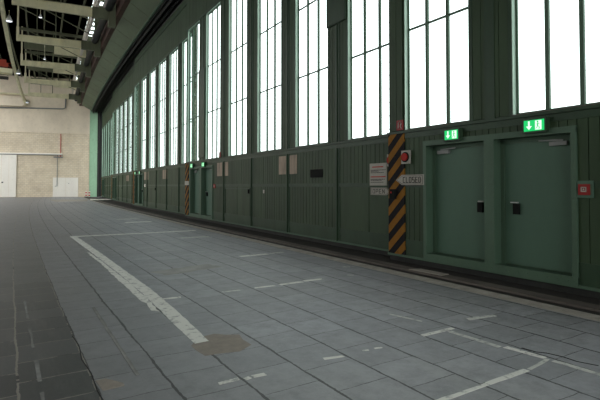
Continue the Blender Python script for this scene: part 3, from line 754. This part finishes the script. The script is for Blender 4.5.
dash(4.55, 23.6, 5.55, 23.7, .30, 'farthest white dash, beyond the crossing line', 'paint2')
dash(1.89, 6.72, 2.18, 6.71, .07, 'short white dash just right of the long thick line')
dash(2.81, 6.70, 3.09, 6.68, .06, 'faint dash in the cross row, second from the thick line', 'paint2')
dash(3.35, 6.69, 3.69, 6.68, .07, 'white dash in the cross row, third from the thick line')
dash(3.80, 6.69, 4.24, 6.71, .09, 'white dash in the cross row, fourth from the thick line')
dash(4.29, 6.74, 4.66, 6.72, .09, 'rightmost white dash of the cross row')
dash(4.54, 9.82, 5.24, 9.84, .13, 'longer faded dash near the kerb, behind the cross row')
dash(5.34, 9.87, 5.72, 9.93, .11, 'short faded dash touching the kerb side, behind the cross row', 'paint2')
dash(4.6, 14.2, 5.5, 14.2, .25, 'faded dash near the kerb just before the crossing line', 'paint2')
dash(3.80, 3.63, 4.30, 3.64, .06, 'short white bar meeting the line near the right doors', 'paint')
mark([(4.14, 3.58), (4.20, 3.58), (4.22, 2.97), (4.16, 2.97)], 'thin faded line section, upper left part of the right-hand line', 'paint2', jag=.004)
mark([(4.20, 2.94), (4.27, 2.94), (4.31, 2.56), (4.25, 2.56)], 'pale line section between two slab joints, lower right', 'paint', jag=.004)
mark([(4.25, 2.48), (4.31, 2.48), (4.35, 1.9), (4.28, 1.9)], 'pale line section running out at the lower right edge', 'paint2', jag=.004)
dash(2.70, 2.475, 3.33, 2.475, .042, 'cream cross line section at the bottom edge', 'paint')
dash(3.34, 2.48, 3.87, 2.48, .055, 'cream cross line section in the middle of the lower right', 'paint')
dash(3.91, 2.48, 4.28, 2.53, .035, 'cream cross line section meeting the right-hand line', 'paint2')
dash(2.53, 3.63, 2.72, 3.59, .045, 'small white paint fleck in the lower middle, largest of its row', jag=.008)
dash(1.79, 3.61, 1.90, 3.60, .055, 'rounded white fleck, right of two at the lower left middle', jag=.01)
dash(1.71, 3.60, 1.76, 3.61, .045, 'small round white fleck, left of two at the lower left middle', jag=.006)
dash(2.97, 3.61, 3.03, 3.59, .025, 'tiny white fleck, left of two in the lower middle', jag=.003)
dash(3.11, 3.60, 3.19, 3.58, .03, 'tiny white fleck, right of two in the lower middle', jag=.003)
dash(1.50, 3.63, 1.67, 3.63, .045, 'pointed white paint fleck below the brown patch', jag=.012)
dash(4.1, 4.45, 4.19, 4.01, .03, 'faint thin dash left of the short white bar', 'paint2')
dash(4.73, 3.78, 5.15, 3.71, .07, 'broken white fleck row near the rightmost door', 'paint2', jag=.02)
mark([(6.57, 6.6), (6.79, 6.5), (6.80, 5.84), (6.60, 5.84)], 'pale worn strip between the door tracks before the striped post', 'kerb', name='track_patch', z=.012)
dash(5.67, 7.5, 5.80, 7.42, .05, 'small pale fleck by the kerb, left of two', 'paint2')
dash(5.22, 6.78, 5.31, 6.70, .05, 'small pale fleck by the kerb, right of two', 'paint2')
dash(2.42, 8.7, 3.6, 9.0, .5, 'broad smudge of faded paint right of the thick line', 'smudge', .06, None)
mark([(1.75, 4.82), (1.95, 4.86), (2.15, 4.69), (2.12, 4.34), (1.95, 4.21), (1.72, 4.28), (1.62, 4.29), (1.61, 4.62)], 'brown patched spot at the near end of the thick line', 'patch', 'floor_patch', jag=.02, z=.0018)
mark([(.66, 4.22), (.73, 4.22), (.84, 4.06), (.84, 3.99), (.68, 3.99)], 'small brown patch at the dark joint, lower left', 'patch', 'floor_patch', jag=.01)
mark([(4.4, 61.5), (8.2, 59.5), (7.2, 52), (4.3, 52)], 'pale strip of painted light on the far floor before the low white door', 'kerb', 'floor_patch', jag=.05)  # light falling on the far floor, laid down as a paler strip

dash(1.02, 6.75, .98, 4.15, .035, 'faint long pale scratch running between the two left joints', 'streak', .004, None)
for a_, b_, w_, lab in ((7.7, 6.6, .05, 'far'), (6.2, 5.4, .04, 'middle'), (5.0, 4.45, .05, 'near'), (4.2, 3.9, .05, 'nearest')):
    dash(.27, a_, .27, b_, w_*.7, '%s faint pale streak on the dark slabs at the lower left' % lab, 'streak', .008, None)
def crack(pts, label, w=.008):
    m = MB()
    for p, q in zip(pts, pts[1:]):
        L = math.hypot(q[0]-p[0], q[1]-p[1]); nx, ny = -(q[1]-p[1])/L*w, (q[0]-p[0])/L*w
        m.slab([(p[0]+nx, p[1]+ny), (q[0]+nx*1.3, q[1]+ny*1.3), (q[0]-nx, q[1]-ny), (p[0]-nx, p[1]-ny)], 0, .002)
    tag(m.build('floor_crack', 'ink'), label, 'crack')
crack([(4.35, 2.84), (4.36, 2.70), (4.42, 2.62), (4.45, 2.48), (4.44, 2.36), (4.50, 2.20)], 'broken dark crack along a slab edge at the lower right')
crack([(.64, 5.6), (.66, 5.2), (.63, 4.8), (.655, 4.4), (.64, 4.0), (.655, 3.7)], 'ragged dark crack along the joint left of the small brown patch', .004)

# ------------------------------------------------------------------ light
w = bpy.data.worlds.new('sky'); bpy.context.scene.world = w; w.use_nodes = True
nt = w.node_tree; bg = nt.nodes['Background']; bg.inputs[0].default_value = (.96, .98, 1.0, 1); bg.inputs[1].default_value = 3.0
def portal(k):
    a_, L, rz = leaf[k]
    ld = bpy.data.lights.new('daylight_portal', 'AREA'); ld.shape = 'RECTANGLE'; ld.size = L; ld.size_y = TOP-SILL
    ld.cycles.is_portal = True
    o = bpy.data.objects.new('daylight_portal', ld); C.objects.link(o)
    o.location = on_leaf(k, L/2, .35, (SILL+TOP)/2); o.rotation_euler = (-PI/2, 0, rz)
    return o
for k in range(5): portal(k)
def portal2(loc, rot, sx, sy):
    ld = bpy.data.lights.new('daylight_portal', 'AREA'); ld.shape = 'RECTANGLE'; ld.size = sx; ld.size_y = sy; ld.cycles.is_portal = True
    o = bpy.data.objects.new('daylight_portal', ld); C.objects.link(o); o.location = loc; o.rotation_euler = rot
portal2((-24.6, 55, 9), (PI/2, 0, -PI/2), 68, 13)
portal2((-13, 57, 16.7), (0, 0, 0), 17, 42)
portal2((-9, -26, 8), (PI/2, 0, 0), 31, 16.6)

# ------------------------------------------------------------------ camera
cam = bpy.data.cameras.new('camera'); co = bpy.data.objects.new('camera', cam); C.objects.link(co)
cam.sensor_width = 36; cam.lens = 474/600*36; cam.clip_end = 400
YAW, PT = math.radians(32), math.radians(1.5)
co.location = (0, 0, 1.6); co.rotation_euler = (PI/2+PT, 0, -YAW)
sh = 185.5-200-474*math.tan(PT)
cam.shift_y = sh/600
bpy.context.scene.camera = co
vs = bpy.context.scene.view_settings
vs.view_transform = 'Standard'; vs.look = 'None'; vs.exposure = 0.12; vs.gamma = 1; vs.use_curve_mapping = False
